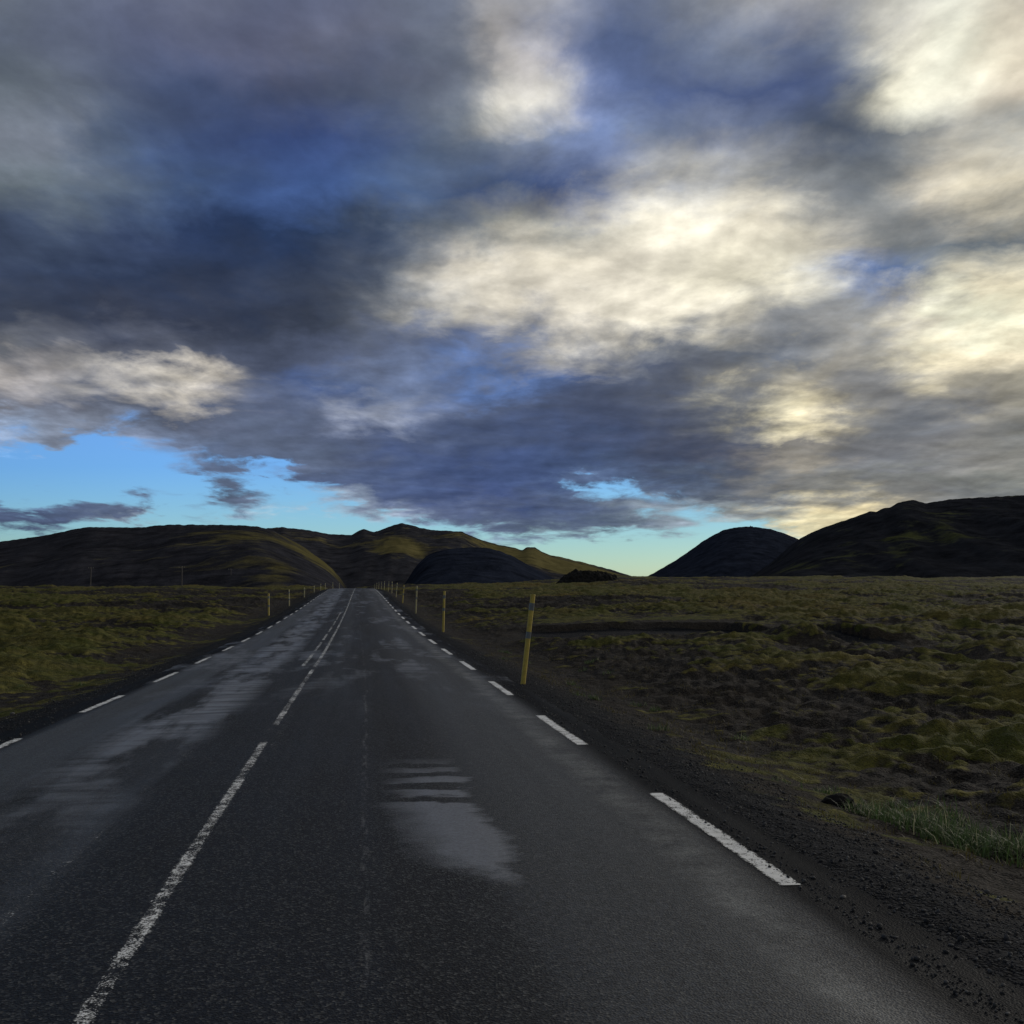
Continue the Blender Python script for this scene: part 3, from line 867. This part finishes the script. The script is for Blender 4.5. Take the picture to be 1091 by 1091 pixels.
# rows: photo y -> [(photo x, (sRGB), cover)]
ROWS = {
 -60: [(0,(120,122,130)),(80,(92,96,120)),(200,(120,118,132)),(300,(86,92,122)),(420,(78,86,118)),(520,(110,112,128)),(600,(150,152,162)),(680,(110,116,138)),(760,(150,150,154)),(840,(190,186,178)),(920,(170,168,166)),(1000,(120,122,130)),(1060,(160,158,154)),(1120,(190,185,175))],
 40:  [(0,(92,95,112)),(60,(95,97,115)),(150,(84,88,118)),(300,(92,90,115)),(400,(100,98,115)),(480,(100,104,122)),(520,(150,148,155)),(550,(195,190,188)),(600,(90,105,150)),(700,(68,82,122)),(790,(118,124,145)),(850,(72,84,125)),(910,(120,125,140)),(960,(215,210,195)),(1000,(245,240,222)),(1050,(225,218,198)),(1120,(220,210,190))],
 90:  [(0,(98,102,112)),(60,(100,102,114)),(150,(66,76,108)),(250,(62,74,112)),(350,(78,82,112)),(450,(90,96,116)),(510,(120,122,130)),(545,(212,208,198)),(590,(185,186,192)),(635,(100,120,175)),(690,(78,92,135)),(780,(70,82,122)),(860,(56,72,118)),(920,(110,112,120)),(970,(235,230,208)),(1010,(240,236,220)),(1050,(200,192,178)),(1120,(190,180,165))],
 140: [(0,(125,128,142)),(60,(122,126,142)),(100,(82,92,116)),(180,(62,76,112)),(270,(42,64,116)),(370,(46,66,118)),(450,(70,84,114)),(520,(98,104,120)),(580,(125,132,155)),(625,(105,130,190)),(670,(110,122,155)),(710,(112,118,140)),(760,(120,130,165)),(850,(66,76,102)),(930,(92,94,106)),(1000,(128,128,132)),(1040,(175,172,165)),(1120,(150,150,150))],
 195: [(0,(98,104,112)),(60,(104,108,116)),(130,(88,100,124)),(200,(60,84,128)),(280,(44,76,134)),(380,(50,80,136)),(450,(72,92,128)),(520,(70,84,118)),(570,(58,76,124)),(620,(84,100,145)),(680,(160,164,176)),(740,(172,172,172)),(810,(150,148,150)),(900,(125,124,128)),(960,(126,126,130)),(1010,(185,178,165)),(1050,(200,192,172)),(1120,(180,172,155))],
 245: [(0,(62,72,98)),(60,(70,80,104)),(150,(52,64,96)),(230,(30,50,88)),(330,(28,48,82)),(400,(52,66,94)),(450,(95,102,120)),(510,(130,132,140)),(560,(148,147,145)),(620,(182,178,168)),(680,(215,210,195)),(740,(228,222,205)),(800,(205,198,182)),(850,(220,214,196)),(900,(176,172,165)),(950,(130,128,130)),(1000,(104,108,118)),(1045,(112,114,120)),(1120,(118,118,122))],
 290: [(0,(52,60,84)),(60,(50,60,86)),(180,(38,50,78)),(300,(42,52,78)),(390,(72,78,98)),(440,(120,122,132)),(500,(196,190,180)),(560,(205,198,182)),(630,(212,205,190)),(700,(200,194,182)),(760,(232,226,205)),(830,(222,216,196)),(885,(205,205,200)),(925,(92,118,172)),(965,(72,92,132)),(1005,(130,128,125)),(1045,(215,206,180)),(1120,(225,215,185))],
 335: [(0,(62,66,84)),(60,(62,66,86)),(180,(52,56,76)),(320,(58,62,80)),(400,(86,88,102)),(460,(150,148,150)),(540,(205,198,184)),(620,(205,199,188)),(680,(222,216,200)),(740,(212,206,190)),(790,(155,152,152)),(840,(135,134,140)),(890,(150,148,150)),(940,(140,142,152)),(990,(205,198,182)),(1030,(248,242,215)),(1120,(240,230,200))],
 375: [(0,(110,106,112)),(60,(98,96,108)),(150,(92,90,104)),(240,(80,82,100)),(330,(72,78,106)),(410,(98,102,124)),(480,(90,102,140)),(540,(120,122,140)),(600,(160,156,155)),(670,(128,126,134)),(740,(118,118,128)),(800,(104,106,120)),(850,(120,118,124)),(900,(160,152,142)),(950,(150,145,140)),(1000,(215,205,175)),(1040,(205,195,170)),(1120,(190,180,155))],
 405: [(0,(165,158,158)),(60,(150,144,148)),(110,(162,158,158)),(170,(205,198,188)),(225,(188,182,176)),(265,(92,98,122)),(320,(56,78,128)),(380,(78,92,130)),(420,(110,122,156)),(470,(80,98,142)),(512,(84,122,190)),(560,(70,88,132)),(640,(76,82,108)),(720,(86,88,106)),(790,(112,108,112)),(830,(150,142,132)),(870,(172,162,142)),(920,(118,114,120)),(980,(138,132,130)),(1040,(165,155,138)),(1120,(150,142,130))],
 440: [(0,(112,108,118)),(60,(108,106,120)),(140,(92,94,112)),(220,(96,98,118)),(290,(84,92,122)),(340,(98,108,142)),(385,(150,156,176)),(440,(108,116,146)),(500,(74,84,116)),(580,(72,78,104)),(660,(68,74,100)),(730,(82,84,102)),(780,(128,122,118)),(825,(232,222,186)),(865,(222,210,176)),(900,(140,132,126)),(960,(108,108,118)),(1010,(122,118,122)),(1050,(140,132,126)),(1120,(140,132,122))],
 470: [(0,(140,165,205),.6),(50,(120,128,150),.8),(110,(130,135,155),.7),(165,(120,138,175),.5),(205,(110,125,160),.5),(240,(92,98,122),1),(310,(88,94,118)),(370,(84,90,118)),(440,(74,84,118)),(520,(68,80,116)),(600,(64,76,112)),(680,(68,74,100)),(740,(76,78,98)),(800,(96,94,106)),(830,(120,112,112)),(870,(140,130,122)),(920,(112,108,114)),(980,(126,120,122)),(1050,(130,124,122)),(1120,(125,120,118))],
 492: [(0,(90,150,210),.05),(60,(90,150,210),.0),(160,(90,150,210),.05),(205,(98,112,145),.5),(250,(88,98,128),.9),(300,(92,100,126),.75),(350,(84,92,120)),(430,(66,80,122)),(520,(58,74,118)),(600,(62,78,120)),(650,(70,82,112),1),(700,(66,72,98)),(760,(74,76,96)),(820,(150,140,132)),(860,(150,138,124)),(910,(104,102,112)),(980,(128,124,126)),(1050,(140,132,126)),(1120,(135,130,125))],
 506: [(0,(90,120,165),.02),(100,(95,120,155),.02),(200,(98,108,135),.05),(240,(85,95,122),.40),(290,(95,105,135),.12),(325,(90,100,135),.35),(350,(82,92,122),.85),(430,(68,82,122)),(520,(56,74,120)),(600,(62,78,120)),(630,(74,90,125),.7),(690,(78,90,120),.8),(720,(74,82,106)),(770,(84,86,100)),(830,(140,132,126)),(900,(118,114,116)),(980,(128,124,122)),(1120,(130,126,120))],
 522: [(0,(98,108,138),.15),(50,(90,120,165),.1),(120,(100,108,138),.12),(165,(98,108,138),.1),(205,(98,104,126),.2),(235,(78,88,112),.95),(262,(88,98,126),.6),(290,(98,108,138),.08),(330,(90,100,138),.25),(365,(80,92,128),.9),(430,(72,84,122)),(520,(56,72,120)),(580,(66,82,126)),(604,(80,100,140),.7),(622,(90,110,150),.2),(690,(100,120,150),.3),(715,(88,96,118),.85),(770,(92,94,108)),(840,(112,110,116)),(900,(150,142,130)),(960,(128,122,120)),(1020,(118,114,116)),(1120,(120,118,118))],
 545: [(0,(70,80,110),.8),(50,(70,80,112),.9),(85,(80,90,118),.8),(135,(80,88,114),.95),(165,(90,100,128),.5),(185,(120,140,170),.15),(235,(90,98,120),.55),(262,(110,120,145),.35),(300,(165,185,200),.35),(360,(150,165,185),.5),(420,(110,120,150),.7),(460,(86,94,126),.9),(530,(74,84,118)),(600,(70,80,112)),(660,(92,102,128),.9),(700,(130,140,155),.62),(740,(140,152,165),.5),(775,(150,160,165),.6),(815,(128,132,138),.95),(860,(195,184,152)),(895,(224,208,160)),(940,(176,166,146)),(1000,(128,122,120)),(1120,(135,130,125))],
 562: [(0,(80,92,120),.3),(90,(80,92,120),.15),(200,(170,185,195),.15),(300,(170,190,200),.08),(400,(160,175,190),.12),(460,(110,125,155),.3),(520,(90,100,130),.85),(600,(84,94,118),.95),(660,(92,102,122),.85),(700,(130,142,155),.5),(735,(120,130,140),.2),(790,(150,165,165),.3),(830,(185,185,165),.55),(865,(215,205,165),.8),(900,(205,195,158)),(960,(160,152,138)),(1120,(145,138,128))],
 585: [(0,(150,180,200),.05),(300,(165,190,200),.03),(520,(120,150,175),.1),(600,(140,170,180),.08),(690,(135,155,165),.15),(720,(130,145,155),.12),(780,(180,190,180),.2),(860,(210,205,170),.5),(960,(190,180,150),.8),(1120,(160,150,135),.9)],
}
def lin(c): c = c / 255; return c / 12.92 if c <= .04045 else ((c + .055) / 1.055) ** 2.4
def cl(c):
    r, g, b_ = lin(c[0]), lin(c[1]), lin(c[2]); L = (r + g + b_) / 3
    k = min(1, max(0, (L - .12) / .3))
    return (min(1, r * (.86 + .34 * k)), min(1, g * (1.02 + .16 * k)), min(1, b_ * (1.07 + .05 * k)))
ULO, UHI = -.62, .62
prev = None; pv = None; acol = None; aalp = None
Un = b.mr(U, ULO, UHI)
for yrow in sorted(ROWS):
    cr = b.n('ShaderNodeValToRGB'); r = cr.color_ramp; r.interpolation = 'B_SPLINE'
    stops = ROWS[yrow]
    while len(r.elements) < len(stops): r.elements.new(.5)
    ps = []
    for s in stops:
        uu_, vv_ = uv_px(s[0], yrow); ps.append((uu_ - ULO) / (UHI - ULO))
    for i in range(len(stops)): r.elements[i].position = min(1, max(0, .001 * i))
    for i in reversed(range(len(stops))): r.elements[i].position = min(1, max(0, ps[i]))
    for i, s in enumerate(stops):
        r.elements[i].color = cl(s[1]) + (s[2] if len(s) > 2 else 1.,)
    b.link(Un, cr.inputs[0])
    vv_ = uv_px(CX, yrow)[1]
    if acol is None: acol, aalp = cr.outputs[0], cr.outputs[1]
    else:
        t = b.mr(V, pv, vv_, 0., 1., False)
        acol = b.mix(t, acol, cr.outputs[0])
        aalp = b.math('ADD', b.math('MULTIPLY', aalp, b.math('SUBTRACT', 1., t)), b.math('MULTIPLY', cr.outputs[1], t))
    pv = vv_
# fine cloud texture: billows, and their sides turned to the hidden sun lit, the others shaded
def shifted(vec, dx, dy):
    nd = b.n('ShaderNodeVectorMath', operation='ADD'); b.link(vec, nd.inputs[0]); nd.inputs[1].default_value = (dx, dy, 0)
    return nd.outputs[0]
d1 = b.noise(CPv, 3.2, 7, .54, .25); d1s = b.noise(shifted(CPv, .06, .08), 3.2, 5, .54, .25)
d2 = b.noise(CPs, 8., 7, .58, .2); d2s = b.noise(shifted(CPs, .024, .032), 8., 5, .58, .2)
emb = b.math('ADD', b.math('MULTIPLY', b.math('SUBTRACT', d1, d1s), 2.0), b.math('MULTIPLY', b.math('SUBTRACT', d2, d2s), 1.3))
tex = b.math('ADD', b.mr(d1, .25, .75, -.38, .38), b.mr(d2, .25, .75, -.2, .2))
lumn = b.n('ShaderNodeRGBToBW'); b.link(acol, lumn.inputs[0])
tex2 = b.math('MULTIPLY', b.math('ADD', tex, emb), b.mr(lumn.outputs[0], .06, .35, .62, 1.))
gain = b.math('POWER', 2., b.math('MULTIPLY', tex2, .80))
cloud = b.n('ShaderNodeVectorMath', operation='SCALE'); b.link(acol, cloud.inputs[0]); b.link(gain, cloud.inputs['Scale'])
cl2 = b.n('ShaderNodeVectorMath', operation='SCALE'); b.link(cloud.outputs[0], cl2.inputs[0]); cl2.inputs['Scale'].default_value = 1 / STR
cl3 = b.n('ShaderNodeVectorMath', operation='MULTIPLY'); b.link(cl2.outputs[0], cl3.inputs[0]); cl3.inputs[1].default_value = (1.0, 1.005, 1.0)
cover = b.math('ADD', aalp, b.math('MULTIPLY', tex, .55))
cover = b.mr(cover, .22, .72, 0., 1., True)
sky = b.n('ShaderNodeTexSky', sky_type='NISHITA'); sky.sun_disc = False
sky.sun_elevation = math.radians(SUN_EL); sky.sun_rotation = math.radians(SUN_AZ)
sky.air_density = 1.2; sky.dust_density = .3; sky.ozone_density = 2.5
tint = b.mix(b.mr(V0, .015, .12), (.77, 1.33, 2.0), (.27, .92, 2.15))
tint = b.mix(1., (1, 1, 1), tint, 'MULTIPLY')
skyt = b.mix(1., sky.outputs[0], tint, 'MULTIPLY')
sk2 = b.n('ShaderNodeVectorMath', operation='SCALE'); b.link(skyt, sk2.inputs[0]); b.link(b.mr(U0, -.35, .3, .92, .60), sk2.inputs['Scale']); skyt = sk2.outputs[0]
final = b.mix(cover, skyt, cl3.outputs[0])
hs = b.n('ShaderNodeHueSaturation'); hs.inputs['Saturation'].default_value = .88; b.link(final, hs.inputs['Color'])
# unseen sky behind the viewer dimmed so that slopes facing it stay darker
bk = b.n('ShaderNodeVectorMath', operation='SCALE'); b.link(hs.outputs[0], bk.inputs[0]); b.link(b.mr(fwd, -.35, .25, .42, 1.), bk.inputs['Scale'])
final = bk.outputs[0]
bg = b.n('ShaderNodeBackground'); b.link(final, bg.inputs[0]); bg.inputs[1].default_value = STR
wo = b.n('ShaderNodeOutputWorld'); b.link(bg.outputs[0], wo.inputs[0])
W.cycles.sampling_method = 'MANUAL'; W.cycles.sample_map_resolution = 512

sd = bpy.data.lights.new('sun', 'SUN'); sd.energy = 1.1; sd.angle = math.radians(10); sd.color = (1, .94, .85)
so = bpy.data.objects.new('sun', sd); COL.objects.link(so)
a, e = math.radians(SUN_AZ), math.radians(SUN_EL)
dirv = Vector((math.sin(a) * math.cos(e), math.cos(a) * math.cos(e), math.sin(e)))
so.rotation_euler = dirv.to_track_quat('Z', 'Y').to_euler()

SC.view_settings.view_transform = 'Standard'; SC.view_settings.look = 'None'
SC.view_settings.exposure = 0; SC.view_settings.gamma = 1
SC.render.engine = 'CYCLES'
SC.render.resolution_x = SC.render.resolution_y = 1024
